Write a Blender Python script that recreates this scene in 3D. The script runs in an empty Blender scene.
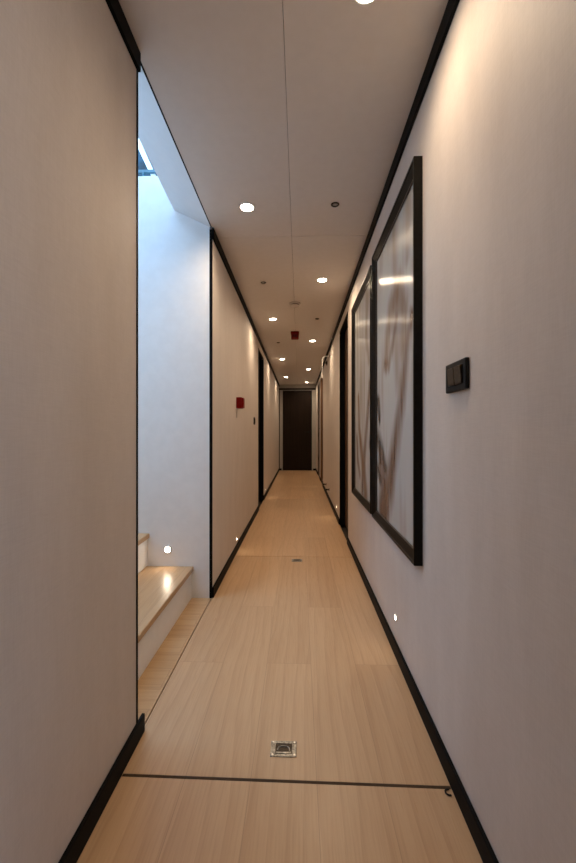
import bpy, bmesh, math, random
from mathutils import Vector, noise

random.seed(7)
S = bpy.context.scene
COL = S.collection
SYA, SYB, LT = 1.19, 2.40, .10
XL, XR, ZC, YE, YB = -0.527, 0.4365, 2.234, 10.0, -2.6     # corridor faces, ceiling, end and back
PI = math.pi

# ------------------------------------------------------------------ materials
def mat(name, base=(.8, .8, .8), rough=.5, metal=0.0, spec=.5):
    m = bpy.data.materials.new(name); m.use_nodes = True
    nt = m.node_tree; b = nt.nodes['Principled BSDF']
    b.inputs['Base Color'].default_value = (*base, 1)
    b.inputs['Roughness'].default_value = rough
    b.inputs['Metallic'].default_value = metal
    b.inputs['Specular IOR Level'].default_value = spec
    return m, nt, b

def N(nt, kind, **kw):
    n = nt.nodes.new(kind)
    for k, v in kw.items(): setattr(n, k, v)
    return n

def mapped(nt, scale, rot=(0, 0, 0), loc=(0, 0, 0)):
    tc = N(nt, 'ShaderNodeTexCoord'); mp = N(nt, 'ShaderNodeMapping')
    mp.inputs['Scale'].default_value = scale; mp.inputs['Rotation'].default_value = rot; mp.inputs['Location'].default_value = loc
    nt.links.new(tc.outputs['Object'], mp.inputs['Vector'])
    return mp.outputs['Vector']

def noise_tex(nt, vec, scale, detail=3, rough=.55, dist=0):
    n = N(nt, 'ShaderNodeTexNoise')
    n.inputs['Scale'].default_value = scale; n.inputs['Detail'].default_value = detail
    n.inputs['Roughness'].default_value = rough; n.inputs['Distortion'].default_value = dist
    nt.links.new(vec, n.inputs['Vector']); return n.outputs['Fac']

def ramp(nt, fac, stops):
    r = N(nt, 'ShaderNodeValToRGB'); e = r.color_ramp.elements
    while len(e) < len(stops): e.new(.5)
    for el, (p, c) in zip(e, stops): el.position = p; el.color = (*c, 1)
    nt.links.new(fac, r.inputs['Fac']); return r.outputs['Color']

def mix(nt, fac, a, b, mode='MIX'):
    m = N(nt, 'ShaderNodeMix', data_type='RGBA', blend_type=mode)
    if isinstance(fac, (int, float)): m.inputs['Factor'].default_value = fac
    else: nt.links.new(fac, m.inputs['Factor'])
    for s, v in (('A', a), ('B', b)):
        sock = [i for i in m.inputs if i.name == s and i.type == 'RGBA'][0]
        if isinstance(v, tuple): sock.default_value = (*v, 1)
        else: nt.links.new(v, sock)
    return [o for o in m.outputs if o.type == 'RGBA'][0]

def bump(nt, b, height, strength=.2, dist=.002):
    bp = N(nt, 'ShaderNodeBump'); bp.inputs['Strength'].default_value = strength
    bp.inputs['Distance'].default_value = dist
    nt.links.new(height, bp.inputs['Height']); nt.links.new(bp.outputs['Normal'], b.inputs['Normal'])

def linen(name, ca, cb):
    m, nt, b = mat(name, ca, .62, 0, .35)
    v1 = noise_tex(nt, mapped(nt, (420, 420, 26)), 1.0, 2)
    v2 = noise_tex(nt, mapped(nt, (26, 26, 420)), 1.0, 2)
    v3 = noise_tex(nt, mapped(nt, (9, 9, 2.2)), 1.0, 3)
    a = N(nt, 'ShaderNodeMath', operation='ADD'); nt.links.new(v1, a.inputs[0]); nt.links.new(v2, a.inputs[1])
    h = N(nt, 'ShaderNodeMath', operation='MULTIPLY'); h.inputs[1].default_value = .5
    nt.links.new(a.outputs[0], h.inputs[0])
    c = ramp(nt, h.outputs[0], [(.32, cb), (.62, ca)])
    c2 = mix(nt, .5, c, ramp(nt, v3, [(.3, cb), (.7, ca)]))
    nt.links.new(c2, b.inputs['Base Color'])
    bump(nt, b, h.outputs[0], .25, .0012)
    return m

def oak(name, along='Y', plank_w=.19, plank_l=1.45, tint=1.0, warm=.94):
    m, nt, b = mat(name, (.5, .33, .2), .36, 0, .42)
    if along == 'Y': rot = (0, 0, PI/2)
    else: rot = (0, 0, 0)
    base = mapped(nt, (1, 1, 1), rot, (.21, -.05, 0))                      # x' runs along the plank
    br = N(nt, 'ShaderNodeTexBrick'); br.offset = .37; br.offset_frequency = 2
    br.inputs['Scale'].default_value = 1.0
    br.inputs['Brick Width'].default_value = plank_l; br.inputs['Row Height'].default_value = plank_w
    br.inputs['Mortar Size'].default_value = .0009; br.inputs['Mortar Smooth'].default_value = .3
    br.inputs['Bias'].default_value = 0
    br.inputs['Color1'].default_value = (0, 0, 0, 1); br.inputs['Color2'].default_value = (1, 1, 1, 1)
    br.inputs['Mortar'].default_value = (.5, .5, .5, 1)
    nt.links.new(base, br.inputs['Vector'])
    # shift the grain from plank to plank
    sc = N(nt, 'ShaderNodeVectorMath', operation='SCALE'); sc.inputs['Scale'].default_value = 7.3
    nt.links.new(br.outputs['Color'], sc.inputs[0])
    ad = N(nt, 'ShaderNodeVectorMath', operation='ADD')
    nt.links.new(base, ad.inputs[0]); nt.links.new(sc.outputs[0], ad.inputs[1])
    def stretched(s):
        mp = N(nt, 'ShaderNodeMapping'); mp.inputs['Scale'].default_value = s
        nt.links.new(ad.outputs[0], mp.inputs['Vector']); return mp.outputs['Vector']
    fine = noise_tex(nt, stretched((7, 190, 60)), 1.0, 4, .6)
    broad = noise_tex(nt, stretched((1.3, 11, 5)), 1.0, 3, .5, .6)
    w = N(nt, 'ShaderNodeTexWave', wave_type='BANDS', bands_direction='Y', wave_profile='SAW')
    w.inputs['Scale'].default_value = 1.0; w.inputs['Distortion'].default_value = 13
    w.inputs['Detail'].default_value = 2; w.inputs['Detail Scale'].default_value = .6
    nt.links.new(stretched((1.0, 6.0, 2)), w.inputs['Vector'])
    t = tint
    c = ramp(nt, fine, [(.25, (.41*t, .24*t, .132*t*warm)), (.52, (.53*t, .335*t, .195*t*warm)), (.8, (.58*t, .38*t, .23*t*warm))])
    c = mix(nt, .30, c, ramp(nt, broad, [(.3, (.39*t, .225*t, .12*t*warm)), (.7, (.60*t, .40*t, .25*t*warm))]))
    c = mix(nt, .21, c, ramp(nt, w.outputs['Fac'], [(0, (.30*t, .165*t, .08*t*warm)), (.35, (.55*t, .36*t, .215*t*warm)), (1, (.6*t, .4*t, .25*t*warm))]))
    c = mix(nt, .2, c, ramp(nt, br.outputs['Color'], [(0, (.34*t, .20*t, .11*t*warm)), (1, (.66*t, .45*t, .29*t*warm))]))
    seam = N(nt, 'ShaderNodeMath', operation='MULTIPLY'); seam.inputs[1].default_value = .4
    nt.links.new(br.outputs['Fac'], seam.inputs[0])
    c = mix(nt, seam.outputs[0], c, (.16, .09, .045))
    nt.links.new(c, b.inputs['Base Color'])
    nt.links.new(ramp(nt, fine, [(.3, (.38,)*3), (.7, (.27,)*3)]), b.inputs['Roughness'])
    bump(nt, b, fine, .12, .0008)
    return m

def dark_wood(name, a, c, rough=.45, spec=.4):
    m, nt, b = mat(name, a, rough, 0, spec)
    f = noise_tex(nt, mapped(nt, (55, 55, 2.2)), 1.0, 4, .6, .4)
    nt.links.new(ramp(nt, f, [(.3, a), (.7, c)]), b.inputs['Base Color'])
    bump(nt, b, f, .1, .0006); return m

def speckled(name, a, c, rough, scale=60, metal=0, bs=.05, spec=.5):
    m, nt, b = mat(name, a, rough, metal, spec)
    f = noise_tex(nt, mapped(nt, (1, 1, 1)), scale, 3)
    nt.links.new(ramp(nt, f, [(.35, a), (.65, c)]), b.inputs['Base Color'])
    bump(nt, b, f, bs, .0006); return m

def glow(name, col, strength):
    m = bpy.data.materials.new(name); m.use_nodes = True; nt = m.node_tree
    b = nt.nodes['Principled BSDF']
    b.inputs['Base Color'].default_value = (.8, .8, .8, 1)
    b.inputs['Emission Color'].default_value = (*col, 1); b.inputs['Emission Strength'].default_value = strength
    return m

M = {}
M['wall'] = linen('linen_wallcovering', (.70, .635, .585), (.60, .535, .485))
M['ceil'] = speckled('ceiling_paint', (.74, .70, .665), (.76, .72, .685), .38, 25, 0, .02)
M['white'] = speckled('white_paint', (.84, .84, .83), (.87, .87, .86), .55, 18, 0, .03)
M['soffit'] = speckled('soffit_paint', (.78, .79, .80), (.80, .81, .82), .5, 18, 0, .02)
M['grey'] = speckled('grey_panel', (.40, .38, .35), (.43, .41, .38), .55, 30)
M['floor'] = oak('oak_planks', tint=1.0)
M['landing'] = oak('oak_cross_planks', 'X', .12, .9, .97, .88)
M['tread'] = oak('oak_tread', 'Y', .145, 3.0, .93, .89)
M['black'] = speckled('black_lacquer', (.0035, .0035, .004), (.006, .006, .007), .55, 40, 0, .05, .06)
M['blackmatt'] = speckled('black_matt', (.006, .0055, .0055), (.009, .0085, .0085), .6, 90, 0, .05, .25)
M['frame'] = speckled('dark_frame_lacquer', (.005, .0045, .004), (.009, .008, .007), .42, 70, 0, .05, .12)
M['lip'] = speckled('bronze_lip', (.06, .05, .042), (.08, .068, .056), .4, 60, .3)
M['doorwood'] = dark_wood('dark_walnut', (.009, .0045, .0025), (.020, .0105, .006), .5, .15)
M['doorbrown'] = dark_wood('brown_door_veneer', (.075, .036, .018), (.12, .06, .03))
M['doorgrey'] = dark_wood('grey_door_veneer', (.10, .075, .06), (.14, .105, .085))
M['bandbrown'] = dark_wood('brown_edge_band', (.16, .085, .045), (.21, .115, .062))
M['red'] = speckled('red_plastic', (.16, .0012, .0018), (.19, .0016, .002), .5, 50, 0, .05, .15)
M['steel'] = speckled('brushed_steel', (.13, .125, .115), (.34, .33, .31), .3, 160, .9, .6)
M['steelpale'] = speckled('pale_steel', (.55, .53, .50), (.65, .63, .6), .3, 120, 1)
M['darkmetal'] = speckled('dark_bronze', (.035, .025, .018), (.06, .045, .03), .4, 120, .7)
M['ring'] = speckled('white_ring', (.72, .69, .65), (.76, .73, .69), .4, 80)
M['cream'] = speckled('cream_plastic', (.62, .56, .50), (.66, .60, .54), .4, 60)
M['subfloor'] = speckled('dark_subfloor', (.02, .014, .01), (.03, .02, .014), .8, 30)
M['seal'] = speckled('rubber_seal', (.05, .028, .014), (.065, .038, .02), .7, 60, 0, .05, .2)
M['lamp'] = glow('warm_lamp_lens', (1, .88, .72), 26)
M['steplamp'] = glow('step_lamp_lens', (1, .87, .70), 22)
M['pilot'] = speckled('clear_lens', (.35, .33, .3), (.45, .42, .4), .15, 60)
M['teal'] = speckled('teal_rail', (.02, .08, .11), (.03, .10, .14), .3, 40)

gm, gnt, gb = mat('tinted_window_glass', (.02, .075, .12), .2, 0, .25)
gv = noise_tex(gnt, mapped(gnt, (2.2, 1, 3.0)), 2.0, 3)
gnt.links.new(ramp(gnt, gv, [(.35, (.004, .014, .022)), (.5, (.012, .05, .08)), (.7, (.03, .1, .15))]), gb.inputs['Base Color'])
M['glass'] = gm

# artwork: paint colours per corner, ribbed face (highlights spread sideways)
am, ant, ab = mat('ribbed_art_print', (.6, .6, .6), .34, 0, .5)
at_ = N(ant, 'ShaderNodeVertexColor', layer_name='paint')
ant.links.new(at_.outputs['Color'], ab.inputs['Base Color'])
tg = N(ant, 'ShaderNodeTangent', direction_type='UV_MAP', uv_map='face')
ant.links.new(tg.outputs['Tangent'], ab.inputs['Tangent'])
ab.inputs['Anisotropic'].default_value = .96
ab.inputs['Roughness'].default_value = .27
ab.inputs['Specular IOR Level'].default_value = .85
M['art'] = am

# ------------------------------------------------------------------ mesh helpers
def bx(bm, x0, x1, y0, y1, z0, z1):
    if x0 > x1: x0, x1 = x1, x0
    if y0 > y1: y0, y1 = y1, y0
    if z0 > z1: z0, z1 = z1, z0
    v = [bm.verts.new(p) for p in ((x0,y0,z0),(x1,y0,z0),(x1,y1,z0),(x0,y1,z0),(x0,y0,z1),(x1,y0,z1),(x1,y1,z1),(x0,y1,z1))]
    for f in ((0,3,2,1),(4,5,6,7),(0,1,5,4),(1,2,6,5),(2,3,7,6),(3,0,4,7)): bm.faces.new([v[i] for i in f])

def hexa(bm, pts):
    """pts: 4 lower then 4 upper corners, counter-clockwise seen from above"""
    v = [bm.verts.new(p) for p in pts]
    for f in ((0,3,2,1),(4,5,6,7),(0,1,5,4),(1,2,6,5),(2,3,7,6),(3,0,4,7)): bm.faces.new([v[i] for i in f])
    bmesh.ops.recalc_face_normals(bm, faces=bm.faces[:])

def lathe(bm, prof, axis='Z', seg=40, c=(0, 0, 0)):
    """prof: (radius, height) pairs; closed with caps when the radius is 0"""
    rings = []
    for r, h in prof:
        if r < 1e-6: pts = [(0, 0, h)]
        else: pts = [(r*math.cos(2*PI*i/seg), r*math.sin(2*PI*i/seg), h) for i in range(seg)]
        out = []
        for p in pts:
            if axis == 'Y': p = (p[0], p[2], p[1])
            elif axis == 'X': p = (p[2], p[0], p[1])
            out.append(bm.verts.new((p[0]+c[0], p[1]+c[1], p[2]+c[2])))
        rings.append(out)
    for a, b in zip(rings, rings[1:]):
        for i in range(seg):
            j = (i+1) % seg
            if len(a) == 1 and len(b) == 1: continue
            if len(a) == 1: bm.faces.new((a[0], b[i], b[j]))
            elif len(b) == 1: bm.faces.new((a[i], b[0], a[j]))
            else: bm.faces.new((a[i], b[i], b[j], a[j]))
    bmesh.ops.recalc_face_normals(bm, faces=bm.faces[:])

def tube(bm, pts, r, seg=10):
    pts = [Vector(p) for p in pts]; rings = []
    for i, p in enumerate(pts):
        d = (pts[min(i+1, len(pts)-1)] - pts[max(i-1, 0)]).normalized()
        u = d.cross(Vector((0, 0, 1)))
        if u.length < 1e-3: u = d.cross(Vector((1, 0, 0)))
        u.normalize(); w = d.cross(u)
        rings.append([bm.verts.new(p + r*(math.cos(2*PI*k/seg)*u + math.sin(2*PI*k/seg)*w)) for k in range(seg)])
    for a, b in zip(rings, rings[1:]):
        for k in range(seg): bm.faces.new((a[k], a[(k+1) % seg], b[(k+1) % seg], b[k]))
    bm.faces.new(rings[0][::-1]); bm.faces.new(rings[-1])
    bmesh.ops.recalc_face_normals(bm, faces=bm.faces[:])

def obj(name, bm, m, parent=None, bevel=0, smooth=False, segs=2):
    me = bpy.data.meshes.new(name); bm.to_mesh(me); bm.free()
    o = bpy.data.objects.new(name, me); COL.objects.link(o)
    me.materials.append(M[m])
    if parent: o.parent = parent
    if smooth:
        for p in me.polygons: p.use_smooth = True
        try: me.set_sharp_from_angle(angle=math.radians(35))
        except Exception: pass
    if bevel:
        b = o.modifiers.new('edge', 'BEVEL'); b.width = bevel; b.segments = segs; b.limit_method = 'ANGLE'
    return o

def boxes(name, m, lst, parent=None, bevel=0):
    bm = bmesh.new()
    for b in lst: bx(bm, *b)
    return obj(name, bm, m, parent, bevel)

def struct(o): o['kind'] = 'structure'; return o

def thing(name, label, cat, loc, rotz=0, group=None):
    o = bpy.data.objects.new(name, None); COL.objects.link(o)
    o.empty_display_size = .05
    o.location = loc; o.rotation_euler = (0, 0, rotz)
    o['label'] = label; o['category'] = cat
    if group: o['group'] = group
    return o

def dup(root, loc, label):
    r = root.copy(); COL.objects.link(r); r.location = loc; r['label'] = label
    for ch in root.children:
        c = ch.copy(); COL.objects.link(c); c.parent = r
        for g in ch.children:
            d = g.copy(); COL.objects.link(d); d.parent = c
    return r

# ------------------------------------------------------------------ the setting
# floor: lift-out oak panels with open joints over a dark subfloor
joints = [YB, 1.10, 3.083, 5.81, 7.08, 8.35, YE]
bm = bmesh.new()
for i, (a, b) in enumerate(zip(joints, joints[1:])):
    g = .0025
    if i == 0: hexa(bm, [(XL, a, -.03), (XR, a, -.03), (XR, 1.095-.004, -.03), (XL, 1.1075-.004, -.03),
                         (XL, a, 0), (XR, a, 0), (XR, 1.095-.004, 0), (XL, 1.1075-.004, 0)])
    elif i == 1: hexa(bm, [(XL, 1.1075+.004, -.03), (XR, 1.095+.004, -.03), (XR, b-g, -.03), (XL, b-g, -.03),
                           (XL, 1.1075+.004, 0), (XR, 1.095+.004, 0), (XR, b-g, 0), (XL, b-g, 0)])
    else: bx(bm, XL, XR, a+g, b-g, -.03, 0)
struct(obj('floor', bm, 'floor', None, .0015))
struct(boxes('floor_base', 'subfloor', [(-2.7, .85, YB, YE+.4, -.09, -.0301)]))
struct(boxes('floor_landing', 'landing', [(-.665, XL-.004, 1.255, 2.299, -.03, 0)], None, .001))

# ceiling: painted panels with hairline joints under a dark backing
bm = bmesh.new()
cy = [YB, -.7, 2.42, 5.55, 6.97, YE]
for a, b in zip(cy, cy[1:]):
    bx(bm, XL, -.0488, a+.001, b-.001, ZC, ZC+.02)
    bx(bm, -.0472, XR, a+.001, b-.001, ZC, ZC+.02)
struct(obj('ceiling', bm, 'ceil', None, .0008))
struct(boxes('ceiling_backing', 'subfloor', [(XL-.006, XR+.35, YB, YE+.35, ZC+.0201, ZC+.06), (XL-.4, XL-.006, YB, SYA, ZC+.0201, ZC+.06), (XL-.4, XL-.006, SYB, YE+.35, ZC+.0201, ZC+.06)]))
# unseen dark shell behind the doors, added to stop sky light leaking in
struct(boxes('wall_light_block', 'subfloor', [(XL-.45, XR+.4, YE+.3, YE+.35, -.09, ZC+.06), (XL-.4, XL-.35, 2.45, YE+.35, -.09, ZC+.06), (XL-.4, XL-.1, 2.42, 2.45, -.09, ZC+.06), (XR+.35, XR+.4, .75, YE+.35, -.09, ZC+.06), (XR+LT, XR+.4, .70, .75, -.09, ZC+.06)]))

# left wall, near length up to the stair opening
LO = 1.238
struct(boxes('wall_left', 'wall', [(XL-LT, XL, YB, LO-.012, 0, ZC)]))
struct(boxes('trim_1', 'black', [(XL-LT, XL+.0015, LO-.012, LO, 0.0, ZC)]))            # black edge of the stair opening
# left wall beyond the opening, with the doorway
D2a, D2b, DH = 4.92, 5.65, 2.085
struct(boxes('wall_left_far', 'wall', [(XL-LT, XL, 2.312, D2a, 0, ZC), (XL-LT, XL, D2a, D2b, DH, ZC), (XL-LT, XL, D2b, YE, 0, ZC)]))
struct(boxes('trim_2', 'black', [(XL-.014, XL+.0015, 2.298, 2.312, 0, ZC-.012)]))
# right wall with its two doorways
D3a, D3b = 3.456, 4.16
D4a, D4b = 7.08, 7.88
D6a, D6b = 8.20, 9.0
D5a, D5b = -.80, .02                                                     # unseen doorway behind the viewer, added to let the cabin daylight in
struct(boxes('wall_right', 'wall', [(XR, XR+LT, YB, D5a, 0, ZC), (XR, XR+LT, D5a, D5b, DH, ZC), (XR, XR+LT, D5b, D3a, 0, ZC), (XR, XR+LT, D3a, D3b, DH, ZC), (XR, XR+LT, D3b, D4a, 0, ZC), (XR, XR+LT, D4b, D6a, 0, ZC), (XR, XR+LT, D6a, D6b, DH, ZC),
                                   (XR, XR+LT, D4a, D4b, DH, ZC), (XR, XR+LT, D6b, YE, 0, ZC)]))
# end wall round the door, back wall behind the viewer
D1a, D1b = -.432, .328
struct(boxes('wall_end', 'grey', [(XL-LT, D1a, YE, YE+.1, 0, ZC), (D1b, XR+LT, YE, YE+.1, 0, ZC), (D1a, D1b, YE, YE+.1, 2.082, ZC)]))
struct(boxes('wall_back', 'wall', [(XL-LT, XR+LT, YB-.1, YB, 0, ZC)]))

# unseen cabin and window, added to light the near left wall with bluish daylight
CX = 2.1
struct(boxes('wall_unseen_cabin', 'white', [(CX, CX+.1, YB, .70, 0, .85), (CX, CX+.1, YB, .70, 1.75, ZC), (CX, CX+.1, YB, -1.75, .85, 1.75), (CX, CX+.1, -.75, .70, .85, 1.75),
                                    (XR+LT, CX+.1, YB-.1, YB, 0, ZC), (XR+LT, CX+.1, .60, .70, 0, ZC)]))
struct(boxes('floor_unseen_cabin', 'floor', [(XR, CX+.1, YB, .70, -.031, -.001)]))
struct(boxes('ceiling_unseen_cabin', 'ceil', [(XR+LT, CX+.1, YB, .70, ZC, ZC+.06)]))

# black baseboards
def skirting(name, segs, x, side):
    bm = bmesh.new()
    for a, b in segs: bx(bm, x, x+side*.011, a, b, 0, .06)
    return struct(obj(name, bm, 'black', None, .002))
skirting('baseboard_left', [(YB, 1.272)], XL, 1)
skirting('baseboard_left_far', [(2.302, D2a), (D2b, YE-.012)], XL, 1)
skirting('baseboard_right', [(YB, D5a), (D5b, D3a), (D3b, D4a), (D4b, D6a), (D6b, YE-.012)], XR, -1)
struct(boxes('baseboard_end', 'black', [(XL, D1a-.03, YE-.011, YE, 0, .05), (D1b+.03, XR, YE-.011, YE, 0, .05)], None, .002))
# black ceiling trims
def cornice(name, a, b, x, side):
    return struct(boxes(name, 'black', [(x, x+side*.011, a, b, ZC-.062, ZC)], None, .0015))
cornice('trim_3', YB, 1.236, XL, 1)
cornice('trim_4', 2.30, YE, XL, 1)
cornice('trim_5', YB, YE, XR, -1)
struct(boxes('trim_6', 'black', [(XL+.012, XR-.012, YE-.014, YE, 2.098, 2.138)], None, .002))
struct(boxes('trim_8', 'black', [(XL, XL+.016, YE-.05, YE-.0145, .0, 2.138)], None, .002))
struct(boxes('gap_shadow_strip', 'blackmatt', [(XL-.006, XL, 1.25, 2.30, ZC-.001, ZC+.02)]))      # black strip drawn for the dark shadow gap at the ceiling edge

# stairwell shell, open to the deck above
SX, SY0, SY1 = -2.55, 1.238, 2.30
struct(boxes('wall_stair_far', 'white', [(SX, XL-.014, SY1, SY1+.10, -.03, 2.551)]))
struct(boxes('wall_stair_near', 'white', [(SX, XL-LT, SY0-.08, SY0, -.03, 2.551)]))
struct(boxes('wall_stair_side', 'white', [(SX-.08, SX, SY0-.08, SY1+.10, -.03, 2.551)]))
bm = bmesh.new()
n_, rows = 24, []
for i in range(n_+1):
    q = i/n_; y = SY0+(SY1-SY0)*q
    a_, b_ = (XL-.006, y, 2.233), (-.757, y, 2.435+(2.342-2.435)*q)
    rows.append([bm.verts.new(p) for p in (b_, a_, (a_[0], y, 2.50), (b_[0], y, b_[2]+.06))])
for p, q in zip(rows, rows[1:]):
    for k in range(4): bm.faces.new((p[k], p[(k+1) % 4], q[(k+1) % 4], q[k]))
bm.faces.new(rows[0]); bm.faces.new(rows[-1][::-1])
bmesh.ops.recalc_face_normals(bm, faces=bm.faces[:])
struct(obj('ceiling_stair_soffit', bm, 'soffit', None, 0, True))
# unseen walls round the well, added to even out the daylight below
struct(boxes('wall_light_shaft', 'white', [(SX-.08, .9, SY0-.16, SY0-.08, 2.45, 4.3), (SX-.16, SX-.08, SY0-.16, 3.2, 2.45, 4.3), (-.45, -.37, SY0-.08, 3.2, 2.56, 4.3)]))
# deck above: floor round the well, house side with window
struct(boxes('floor_upper_deck', 'white', [(-.757, 1.6, SY0-.08, 3.2, 2.49, 2.55), (SX-.08, -.757, SY1+.1, 3.2, 2.49, 2.551)]))
def window(root_name, loc):
    r = bpy.data.objects.new(root_name, None); COL.objects.link(r); r.location = loc; r['kind'] = 'structure'
    return r
w1 = window('window_1', (-1.22, 3.2, 2.55))
bm = bmesh.new(); bx(bm, -1.4, .8, .015, .03, .05, 1.7); obj('pane', bm, 'glass', w1)
bm = bmesh.new()
hexa(bm, [(.0, -.03, .55), (.04, -.03, .55), (.04, .04, .55), (.0, .04, .55),
          (-.27, -.03, 1.12), (-.22, -.03, 1.12), (-.22, .04, 1.12), (-.27, .04, 1.12)])
obj('window_post', bm, 'white', w1, .004)
bm = bmesh.new(); bx(bm, -1.4, .2, -.03, .04, 0, .59); obj('window_sill', bm, 'white', w1, .004)
bm = bmesh.new(); bx(bm, -1.4, .2, -.05, -.03, .605, .63); bx(bm, -.09, -.07, -.05, -.03, .59, .61); obj('rail', bm, 'teal', w1, .003)

# ------------------------------------------------------------------ doors
def door(name, loc, rotz, w, h, depth, wood, lining=.02, grain_gap=True, hinges=(), lever=None, frame='black', lever_mat='darkmetal'):
    """local x runs along the wall, y out of the wall, z up; leaf lies `depth` behind the wall face"""
    r = bpy.data.objects.new(name, None); COL.objects.link(r); r.location = loc; r.rotation_euler = (0, 0, rotz)
    r['kind'] = 'structure'
    boxes('door_frame', frame, [(0, lining, -.099, .002, 0, h), (w-lining, w, -.099, .002, 0, h), (lining, w-lining, -.099, .002, h-lining, h)], r, .0015)
    boxes('door_leaf', wood, [(lining+.002, w-lining-.002, -depth-.035, -depth, .004, h-lining-.003)], r, .002)
    for hz in hinges:
        bm = bmesh.new(); lathe(bm, [(0, 0), (.012, 0), (.012, .10), (0, .10)], 'Z', 16, (w-lining-.004, -depth+.012, hz-.05)); obj('hinge', bm, 'darkmetal', r)
    if lever:
        lx, lz, dr = lever
        bm = bmesh.new()
        lathe(bm, [(0, 0), (.025, 0), (.025, .008), (.009, .009), (.009, .045), (0, .045)], 'Y', 24, (lx, -depth, lz))
        tube(bm, [(lx, -depth+.04, lz), (lx+dr*.05, -depth+.042, lz), (lx+dr*.115, -depth+.04, lz)], .0085)
        obj('door_handle', bm, lever_mat, r, 0, True)
    return r
d1 = door('door_1', (D1b, YE, 0), PI, D1b-D1a, 2.082, .03, 'doorwood', .012, lever=(.08, 1.0, 1), frame='blackmatt', lever_mat='blackmatt')
d2 = door('door_2', (XL, D2b, 0), -PI/2, D2b-D2a, DH, .088-.028, 'doorwood', .02, lever=(.66-.02, .98, -1), frame='black')
d2.children[0].scale = (1, 1, 1)
d3 = door('door_3', (XR, D3a, 0), PI/2, D3b-D3a, DH, .055, 'doorbrown', .016, lever=(.085, 1.01, 1), frame='black')
d4 = door('door_4', (XR, D4a, 0), PI/2, D4b-D4a, DH, .035, 'doorbrown', .02, lever=(.09, 1.05, 1), frame='bandbrown')
d5 = door('door_5', (XR, D6a, 0), PI/2, D6b-D6a, DH, .02, 'doorgrey', .02, hinges=(.40, .94, 1.45), lever=(.09, 1.07, 1), frame='doorgrey')

# ------------------------------------------------------------------ stairs
st = thing('staircase', 'light oak stairs with white risers climbing left out of the corridor', 'stairs', (0, 0, 0))
rise, going, nx = .191, .2685, -.637
for k in range(6):
    xf = nx - k*going; zt = rise*(k+1) + (.006 if k else 0)*k
    bm = bmesh.new(); bx(bm, xf-going-.02, xf, SY0+.002, SY1-.001, zt-.03, zt); obj('tread', bm, 'tread', st, .005, False, 3)
    bm = bmesh.new(); bx(bm, xf-.032, xf-.012, SY0+.002, SY1-.001, (0 if k == 0 else zt-rise-.004), zt-.0302); obj('riser', bm, 'white', st)

# ------------------------------------------------------------------ ceiling fittings
def ring_bm(r0, r1, h):
    bm = bmesh.new()
    lathe(bm, [(r0, .002), (r0, -h*.5), (r0+.003, -h), (r1-.004, -h), (r1, -h*.35), (r1, .0)], 'Z', 40); return bm
def downlight(loc, label):
    t = thing('downlight', label, 'ceiling light', loc, 0, 'lit downlights along the corridor ceiling')
    obj('trim_ring', ring_bm(.034, .046, .004), 'ring', t, 0, True)
    bm = bmesh.new(); lathe(bm, [(.0345, .0), (.0345, -.003), (.02, -.0055), (0, -.0065)], 'Z', 32); obj('lens', bm, 'lamp', t, 0, True)
    return t
LAMPS = [
 (.187, 1.072, 'lit round downlight in ceiling, nearest the viewer, right of the long joint'),
 (-.287, 2.098, 'lit round downlight in ceiling right beside the stair opening, largest in full view'),
 (.186, 3.12, 'lit round downlight right of the long joint, just before the smoke detector'),
 (-.287, 4.19, 'lit round downlight left of the red ceiling sounder'),
 (.180, 5.20, 'lit round downlight just beyond the red ceiling sounder on its right'),
 (-.29, 6.5, 'lit round downlight over the left doorway side, third from the end wall on the left'),
 (.182, 7.55, 'lit round downlight on the right, last but one before the end wall'),
 (-.29, 8.62, 'lit round downlight on the left, closest to the dark end door on that side'),
 (.185, 9.55, 'lit round downlight on the right, last of all before the dark end door')]
LAMPS[5] = (-.29, 6.5, 'lit round downlight on the left, second from the dark end door on that side')
WATT = 14.5
proto = None
for i, (x, y, lab) in enumerate(LAMPS):
    if proto is None: proto = downlight((x, y, ZC), lab)
    else: dup(proto, (x, y, ZC), lab)
    L = bpy.data.lights.new('downlight_beam', 'SPOT'); L.energy = WATT*(.88, 1.15, 1.25, .95, .9, .85, .85, .85, .85)[i]; L.color = (1, .75, .50)
    L.spot_size = math.radians(164 if i == 0 else 167); L.spot_blend = 1.0; L.shadow_soft_size = .03
    o = bpy.data.objects.new('downlight_beam', L); COL.objects.link(o); o.location = (x, y, ZC-.012)

def small_spot(loc, label):
    t = thing('recessed_spot', label, 'spotlight', loc, 0, 'small unlit spots in the corridor ceiling')
    obj('rim', ring_bm(.013, .023, .005), 'darkmetal', t, 0, True)
    bm = bmesh.new(); lathe(bm, [(.0135, .0), (.0135, -.001), (.005, -.0015), (.004, -.004), (0, -.0045)], 'Z', 24); obj('lens', bm, 'pilot', t, 0, True)
    return t
sp = small_spot((.194, 2.087, ZC), 'small dark unlit spot in ceiling across from the stair opening downlight')
dup(sp, (-.296, 3.16, ZC), 'small dark unlit spot on the left of ceiling, first past the stair opening')
dup(sp, (.194, 4.19, ZC), 'small dark unlit spot right of the red ceiling sounder')
dup(sp, (-.29, 5.29, ZC), 'small dark unlit spot on the left just beyond the red sounder')

t = thing('smoke_detector', 'round cream smoke detector on ceiling ahead of the red sounder', 'detector', (-.042, 3.68, ZC))
bm = bmesh.new(); lathe(bm, [(0, 0), (.055, 0), (.055, -.008), (.048, -.012), (0, -.012)], 'Z', 40); obj('base', bm, 'cream', t, 0, True)
bm = bmesh.new(); lathe(bm, [(0, -.012), (.036, -.012), (.036, -.020), (0, -.020)], 'Z', 40); obj('chamber_grille', bm, 'darkmetal', t, 0, True)
bm = bmesh.new(); lathe(bm, [(0, -.020), (.044, -.020), (.043, -.026), (.03, -.034), (0, -.037)], 'Z', 40); obj('cap', bm, 'cream', t, 0, True)

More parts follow.
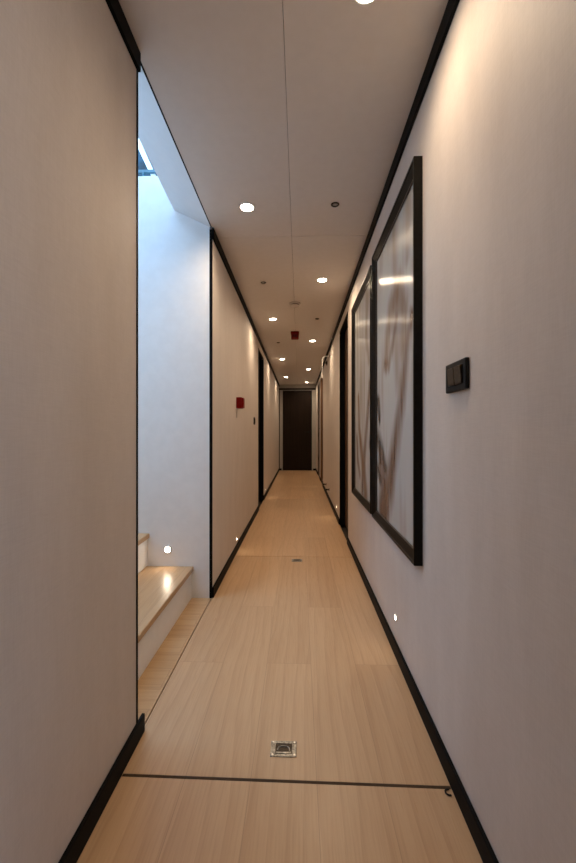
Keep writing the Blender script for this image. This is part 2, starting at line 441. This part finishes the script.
t = thing('alarm_sounder', 'square red fire sounder hanging from the ceiling joint', 'alarm', (-.054, 4.74, ZC))
boxes('base', 'red', [(-.051, .051, -.045, .045, -.03, 0)], t, .006)
bm = bmesh.new(); bx(bm, -.047, .047, -.042, .042, -.088, -.0302); obj('housing', bm, 'red', t, .012, False, 4)
bm = bmesh.new()
for k in range(4): bx(bm, -.03, .03, -.0435, -.042, -.046-.009*k, -.042-.009*k)
obj('sound_slots', bm, 'blackmatt', t)

# ------------------------------------------------------------------ fittings on the walls
RW, LW, FW = PI/2, -PI/2, PI       # local x along the wall, local y out of it
t = thing('call_point', 'square red fire call point on left wall', 'alarm', (XL, 3.235, 1.245), LW)
boxes('back_box', 'red', [(-.046, .046, 0, .048, -.046, .046)], t, .005)
boxes('cover', 'red', [(-.043, .043, .0482, .06, -.043, .043)], t, .006)
boxes('push_plate', 'red', [(-.022, .022, .0602, .062, -.02, .02)], t, .001)
boxes('shadow_line', 'wall', [(.036, .040, 0, .004, -.125, -.046)], t)  # thin ridge standing in for the shadow line below the call point

t = thing('light_switch', 'small black switch beside the left doorway', 'switch', (XL, 4.45, 1.128), LW)
boxes('plate', 'blackmatt', [(-.042, .042, 0, .011, -.042, .042)], t, .003)
boxes('rocker', 'black', [(-.022, .022, .0112, .015, -.024, .024)], t, .0015)

t = thing('light_switch', 'large black two rocker switch on right wall near the pictures', 'switch', (XR, 1.064, 1.152), RW)
boxes('plate', 'blackmatt', [(-.067, .067, .0, .0115, -.0405, .0405)], t, .003)
boxes('surround', 'black', [(-.050, .050, .0116, .0125, -.026, .026)], t, .001)
for s in (-1, 1):
    bm = bmesh.new()
    x0, x1 = (-.0225, .0) if s < 0 else (.0, .0225)
    x0, x1 = x0*2-.008, x1*2-.008
    hexa(bm, [(x0+.001, .0126, -.0245), (x1-.001, .0126, -.0245), (x1-.001, .0126, .0245), (x0+.001, .0126, .0245),
              (x0+.002, .0155, -.0235), (x1-.002, .0155, -.0235), (x1-.002, .0195, .0235), (x0+.002, .0195, .0235)])
    obj('rocker', bm, 'darkmetal', t, .001)

# low wall lights
def step_light(loc, rotz, label, r=.024):
    t = thing('step_light', label, 'wall light', loc, rotz, 'low round lights along the walls')
    bm = bmesh.new(); lathe(bm, [(r*.62, 0), (r*.62, .003), (r*.75, .005), (r*.95, .0045), (r, .002), (r, 0)], 'Y', 32); obj('bezel', bm, 'ring', t, 0, True)
    bm = bmesh.new(); lathe(bm, [(r*.64, 0), (r*.64, .0025), (r*.3, .0032), (0, .0034)], 'Y', 28); obj('lens', bm, 'steplamp', t, 0, True)
    L = bpy.data.lights.new('step_beam', 'SPOT'); L.energy = .8; L.color = (1, .80, .58)
    L.spot_size = math.radians(120); L.spot_blend = .9; L.shadow_soft_size = .012
    o = bpy.data.objects.new('step_beam', L); COL.objects.link(o)
    n = Vector((-math.sin(rotz), math.cos(rotz), 0)); o.location = Vector(loc) + n*.012
    o.rotation_euler = (n + Vector((0, 0, -1.1))).to_track_quat('-Z', 'Y').to_euler()
    return t, L
def sl(loc, rotz, label, r=.024, e=.12):
    t, L = step_light(loc, rotz, label, r); L.energy = e
sl((-.795, SY1, .290), FW, 'small round lit lamp on white stairwell wall above the lowest oak tread', .027, .3)
sl((XL, 3.20, .105), LW, 'small round lit lamp low on left wall between stairs and left doorway', .017)
sl((XL, 5.86, .115), LW, 'small round lit lamp low on left wall just past the left doorway', .022)
sl((XL, 8.30, .115), LW, 'small round lit lamp low on left wall close to the end wall', .024)
sl((XR, 1.745, .164), RW, 'small round lit lamp low on right wall under the nearer picture', .017)
sl((XR, 4.50, .125), RW, 'small round lit lamp low on right wall just past the right doorway', .022)
sl((XR, 7.05, .125), RW, 'small round lit lamp low on right wall past the two door stop pegs', .024)
sl((XR, 9.45, .125), RW, 'small round lit lamp low on right wall in the corner by the end wall', .026)

# ------------------------------------------------------------------ pictures
def seg_d(p, a, b):
    ax, az = a; bx_, bz = b; dx, dz = bx_-ax, bz-az
    q = max(0, min(1, ((p[0]-ax)*dx+(p[1]-az)*dz)/(dx*dx+dz*dz+1e-9)))
    return math.hypot(p[0]-ax-q*dx, p[1]-az-q*dz), q
def stroke_mask(p, pts, w0, w1):
    w0, w1 = w0*1.75, w1*1.75
    best = 0; n = len(pts)-1
    for i in range(n):
        d, q = seg_d(p, pts[i], pts[i+1]); s = (i+q)/n; w = w0+(w1-w0)*s
        best = max(best, min(1, 1.25*max(0, 1-d/w)))
    return best
def picture(loc, w, z0, z1, label, strokes, name='framed_picture'):
    """stands on the right wall: local x = along the corridor, y = out of the wall, z up from loc"""
    t = thing(name, label, 'picture', loc, RW, 'pair of framed pictures on the right wall')
    h = z1-z0; fw, lip, back = .045, .031, .008
    def ring(bm, a, b):          # a, b: (inset, depth) loops
        loops = []
        for ins, d in (a, b):
            loops.append([bm.verts.new(p) for p in ((ins, d, ins), (w-ins, d, ins), (w-ins, d, h-ins), (ins, d, h-ins))])
        for i in range(4):
            j = (i+1) % 4
            bm.faces.new((loops[0][i], loops[0][j], loops[1][j], loops[1][i]))
    bm = bmesh.new()
    prof = [(0, 0), (0, lip-.001), (.001, lip), (.011, lip), (.0125, lip-.003), (fw-.004, back+.006), (fw-.003, back+.001), (fw-.003, .0)]
    for a, b in zip(prof, prof[1:]): ring(bm, a, b)
    bmesh.ops.remove_doubles(bm, verts=bm.verts[:], dist=1e-5); bmesh.ops.recalc_face_normals(bm, faces=bm.faces[:])
    obj('frame', bm, 'frame', t)
    bm = bmesh.new()
    prof = [(fw-.0045, back+.0066), (fw-.0045, back+.0078), (fw-.0015, back+.0078), (fw-.0015, back+.001)]
    for a, b in zip(prof, prof[1:]): ring(bm, a, b)
    bmesh.ops.remove_doubles(bm, verts=bm.verts[:], dist=1e-5); bmesh.ops.recalc_face_normals(bm, faces=bm.faces[:])
    obj('inner_slip', bm, 'lip', t)
    # art panel
    nx_, nz_ = 90, 150; i0 = fw-.003
    bm = bmesh.new(); uv = bm.loops.layers.uv.new('face')
    grid = [[bm.verts.new((i0+(w-2*i0)*i/nx_, back, i0+(h-2*i0)*k/nz_)) for i in range(nx_+1)] for k in range(nz_+1)]
    for k in range(nz_):
        for i in range(nx_):
            f = bm.faces.new((grid[k][i+1], grid[k][i], grid[k+1][i], grid[k+1][i+1]))
            for lp in f.loops: lp[uv].uv = (lp.vert.co.x/w, lp.vert.co.z/h)
    o = obj('artwork', bm, 'art', t)
    ca = o.data.color_attributes.new('paint', 'FLOAT_COLOR', 'POINT')
    for v in o.data.vertices:
        x, z = v.co.x, v.co.z+loc[2]
        q = Vector((x*5.5, z*1.6, loc[1]))
        nx1 = noise.noise(q*1.1); nx2 = noise.noise(Vector((x*22, z*2.4, 3.1+loc[1]))); nx3 = noise.noise(Vector((x*40, z*5, 9)))
        p = (x+.014*nx1+.012*noise.noise(Vector((z*7, x*3, 1))), z+.03*nx2)
        c = Vector((.52, .525, .52)) + Vector((.05, .045, .04))*nx1
        veil = max(0, .5*nx2+.35*nx1)                       # faint beige veils
        c = c.lerp(Vector((.33, .275, .225)), min(.8, veil*1.5))
        for pts, w0, w1, col, a in strokes:
            mk = stroke_mask(p, pts, w0, w1)*a*(1.0+.35*nx3+.2*nx2)
            c = c.lerp(Vector(col), max(0, min(1, mk)))
        ca.data[v.index].color = (c.x, c.y, c.z, 1)
    return t
BR, DB, PB = (.15, .075, .042), (.05, .028, .018), (.25, .165, .11)
def loc_pts(y0, lst): return [(y-y0, z) for y, z in lst]
Y1, Y2 = 1.372, 2.21
s1 = [
 (loc_pts(Y1, [(1.47, 1.45), (1.555, 1.30), (1.63, 1.11), (1.747, .905), (1.847, .74), (1.956, .60)]), .025, .085, BR, .85),
 (loc_pts(Y1, [(1.90, 1.36), (1.87, 1.45), (1.80, 1.58), (1.66, 1.62), (1.57, 1.50), (1.58, 1.36)]), .06, .05, PB, .8),
 (loc_pts(Y1, [(1.72, 1.56), (1.70, 1.40), (1.66, 1.22)]), .07, .05, PB, .5),
 (loc_pts(Y1, [(1.93, 1.33), (1.84, 1.31), (1.76, 1.40), (1.70, 1.52)]), .03, .02, BR, .7),
 (loc_pts(Y1, [(2.10, 1.16), (2.07, 1.08)]), .035, .03, DB, .95),
 (loc_pts(Y1, [(2.10, .95), (2.02, .90), (1.93, .83)]), .05, .03, DB, .9),
 (loc_pts(Y1, [(2.09, .79), (2.03, .75)]), .035, .025, DB, .85),
 (loc_pts(Y1, [(2.04, .86), (1.96, .74), (1.98, .60)]), .04, .09, BR, .8),
 (loc_pts(Y1, [(1.75, 1.94), (1.74, 1.75), (1.70, 1.62)]), .06, .03, PB, .5),
 (loc_pts(Y1, [(1.52, 1.94), (1.53, 1.7)]), .05, .03, PB, .45)]
s2 = [
 (loc_pts(Y2, [(2.36, 1.30), (2.45, 1.05), (2.55, .85), (2.62, .62)]), .03, .06, BR, .75),
 (loc_pts(Y2, [(2.80, 1.25), (2.76, 1.02), (2.62, .80), (2.50, .62)]), .03, .06, PB, .9),
 (loc_pts(Y2, [(2.30, .98), (2.34, .92)]), .04, .03, DB, .8),
 (loc_pts(Y2, [(2.86, .95), (2.82, .80), (2.74, .70)]), .035, .03, BR, .7),
 (loc_pts(Y2, [(2.42, 1.9), (2.46, 1.62), (2.40, 1.45)]), .05, .03, PB, .6)]
picture((XR, Y1, .526), .795, .526, 1.978, 'nearer framed abstract picture in dark frame, brown swirls on pale ground', s1)
picture((XR, Y2, .530), .79, .530, 1.955, 'farther framed abstract picture in dark frame, next to the right doorway', s2)

# ------------------------------------------------------------------ odds and ends on the far right wall
t = thing('hanging_cable', 'thin white cable sticking out of the right wall below the ceiling trim and hanging down', 'cable', (XR, 5.46, 2.075), RW)
bm = bmesh.new()
pts = [(0, -.002, 0), (0, .03, .004), (0, .07, -.002), (0, .095, -.014), (0, .108, -.035), (0, .112, -.07), (0, .112, -.14), (0, .113, -.22), (0, .112, -.31)]
tube(bm, pts, .0055, 12); obj('cord', bm, 'ring', t, 0, True)
bm = bmesh.new(); lathe(bm, [(0, -.002), (.014, -.002), (.014, .006), (.008, .009), (0, .009)], 'Y', 20); obj('grommet', bm, 'darkmetal', t, 0, True)
t = thing('door_closer', 'small black bracket high on the right wall under the ceiling trim', 'bracket', (XR, 6.05, 2.085), RW)
boxes('plate', 'blackmatt', [(-.06, .06, 0, .012, -.03, .03)], t, .002)
boxes('arm', 'blackmatt', [(-.05, .03, .0122, .026, -.012, .010)], t, .002)
def door_stop(y, label):
    t = thing('door_stop', label, 'door stop', (XR, y, .158), RW, 'dark pegs low on the right wall')
    bm = bmesh.new(); lathe(bm, [(0, 0), (.020, 0), (.020, .006), (.009, .008), (.009, .034), (0, .034)], 'Y', 20); obj('peg', bm, 'darkmetal', t, 0, True)
    bm = bmesh.new(); lathe(bm, [(0, .0341), (.013, .0341), (.013, .046), (.009, .050), (0, .050)], 'Y', 20); obj('rubber_tip', bm, 'blackmatt', t, 0, True)
door_stop(5.62, 'dark door stop peg low on right wall, nearer of the two')
door_stop(6.20, 'dark door stop peg low on right wall, farther of the two')

# ------------------------------------------------------------------ floor fittings
def latch(loc, label, rz=0):
    t = thing('floor_latch', label, 'latch', loc, rz, 'flush steel floor latches')
    w, d = .041, .030
    bm = bmesh.new()
    bx(bm, -w, w, -d, -.020, 0, .0022); bx(bm, -w, w, .020, d, 0, .0022); bx(bm, -w, -.026, -.020, .020, 0, .0022); bx(bm, .026, w, -.020, .020, 0, .0022)
    obj('plate', bm, 'steel', t, .0006)
    boxes('recess', 'darkmetal', [(-.026, .026, -.020, .020, 0, .0007)], t)
    bm = bmesh.new(); tube(bm, [(.019*math.cos(a), -.004+.015*math.sin(a), .0016) for a in [PI*k/10 for k in range(-1, 12)]], .0018); obj('pull_ring', bm, 'steel', t, 0, True)
    bm = bmesh.new(); bx(bm, -.024, .024, -.018, -.011, .0008, .0026); obj('hinge_bar', bm, 'steel', t, .0006)
    for sx in (-1, 1):
        for sy in (-1, 1):
            bm = bmesh.new(); lathe(bm, [(0, .0022), (.0038, .0022), (.0032, .0036), (0, .004)], 'Z', 16, (sx*.034, sy*.024, 0)); obj('screw', bm, 'steelpale', t, 0, True)
    return t
l1 = latch((-.0495, 1.211, 0), 'square steel flush latch in oak floor, nearest, by the crosswise joint')
dup(l1, (-.018, 2.99, 0), 'small steel flush latch in oak floor, farther one beyond the stairs')

t = thing('seal_strip', 'dark rubber seal lying in the crosswise floor joint with a curled end', 'seal', (0, 0, 0))
bm = bmesh.new()
hexa(bm, [(XL+.012, 1.1075-.0065, -.002), (XR-.012, 1.095-.0065, -.002), (XR-.012, 1.095+.0035, -.002), (XL+.012, 1.1075+.0035, -.002),
          (XL+.012, 1.1075-.0055, .0012), (XR-.012, 1.095-.0055, .0012), (XR-.012, 1.095+.0025, .0012), (XL+.012, 1.1075+.0025, .0012)])
obj('strip', bm, 'seal', t, .0006)
bm = bmesh.new()
cx, cyy = XR-.020, 1.077
tube(bm, [(cx+.010*math.cos(a)-.002, cyy+.009*math.sin(a), .003) for a in [math.radians(70+18*k) for k in range(13)]], .0022)
obj('curled_end', bm, 'blackmatt', t, 0, True)

# ------------------------------------------------------------------ daylight from the open deck above the stairs
W = bpy.data.worlds.new('sky'); S.world = W; W.use_nodes = True
wb = W.node_tree.nodes['Background']
wb.inputs['Color'].default_value = (.40, .65, 1.0, 1); wb.inputs['Strength'].default_value = 4.5
P = bpy.data.lights.new('skylight_portal', 'AREA'); P.shape = 'RECTANGLE'; P.size = 1.79; P.size_y = 1.05
P.cycles.is_portal = True
po = bpy.data.objects.new('skylight_portal', P); COL.objects.link(po); po.location = ((-.45+SX)/2, (SY0+3.2)/2, 4.3)
P.size, P.size_y = 2.2, 2.05
P2 = bpy.data.lights.new('unseen_cabin_portal', 'AREA'); P2.shape = 'RECTANGLE'; P2.size = .9; P2.size_y = 1.0  # portal for the added cabin window
P2.cycles.is_portal = True
po = bpy.data.objects.new('unseen_cabin_portal', P2); COL.objects.link(po); po.location = (CX+.05, -1.25, 1.30); po.rotation_euler = (0, PI/2, 0)

# ------------------------------------------------------------------ camera
C = bpy.data.cameras.new('camera'); C.sensor_fit = 'VERTICAL'; C.sensor_height = 36.0; C.lens = 16.02; C.clip_start = .02
co = bpy.data.objects.new('camera', C); COL.objects.link(co)
co.location = (0, 0, 1.0)
co.rotation_euler = (PI/2 + math.atan(.5/384), 0, math.atan(11.3/384))
S.camera = co

S.view_settings.view_transform = 'Standard'; S.view_settings.look = 'None'
S.view_settings.exposure = 0.8; S.view_settings.gamma = 1.0; S.view_settings.use_curve_mapping = False
S.cycles.use_denoising = True
S.cycles.max_bounces = 10; S.cycles.diffuse_bounces = 6
S.cycles.sample_clamp_indirect = 6.0
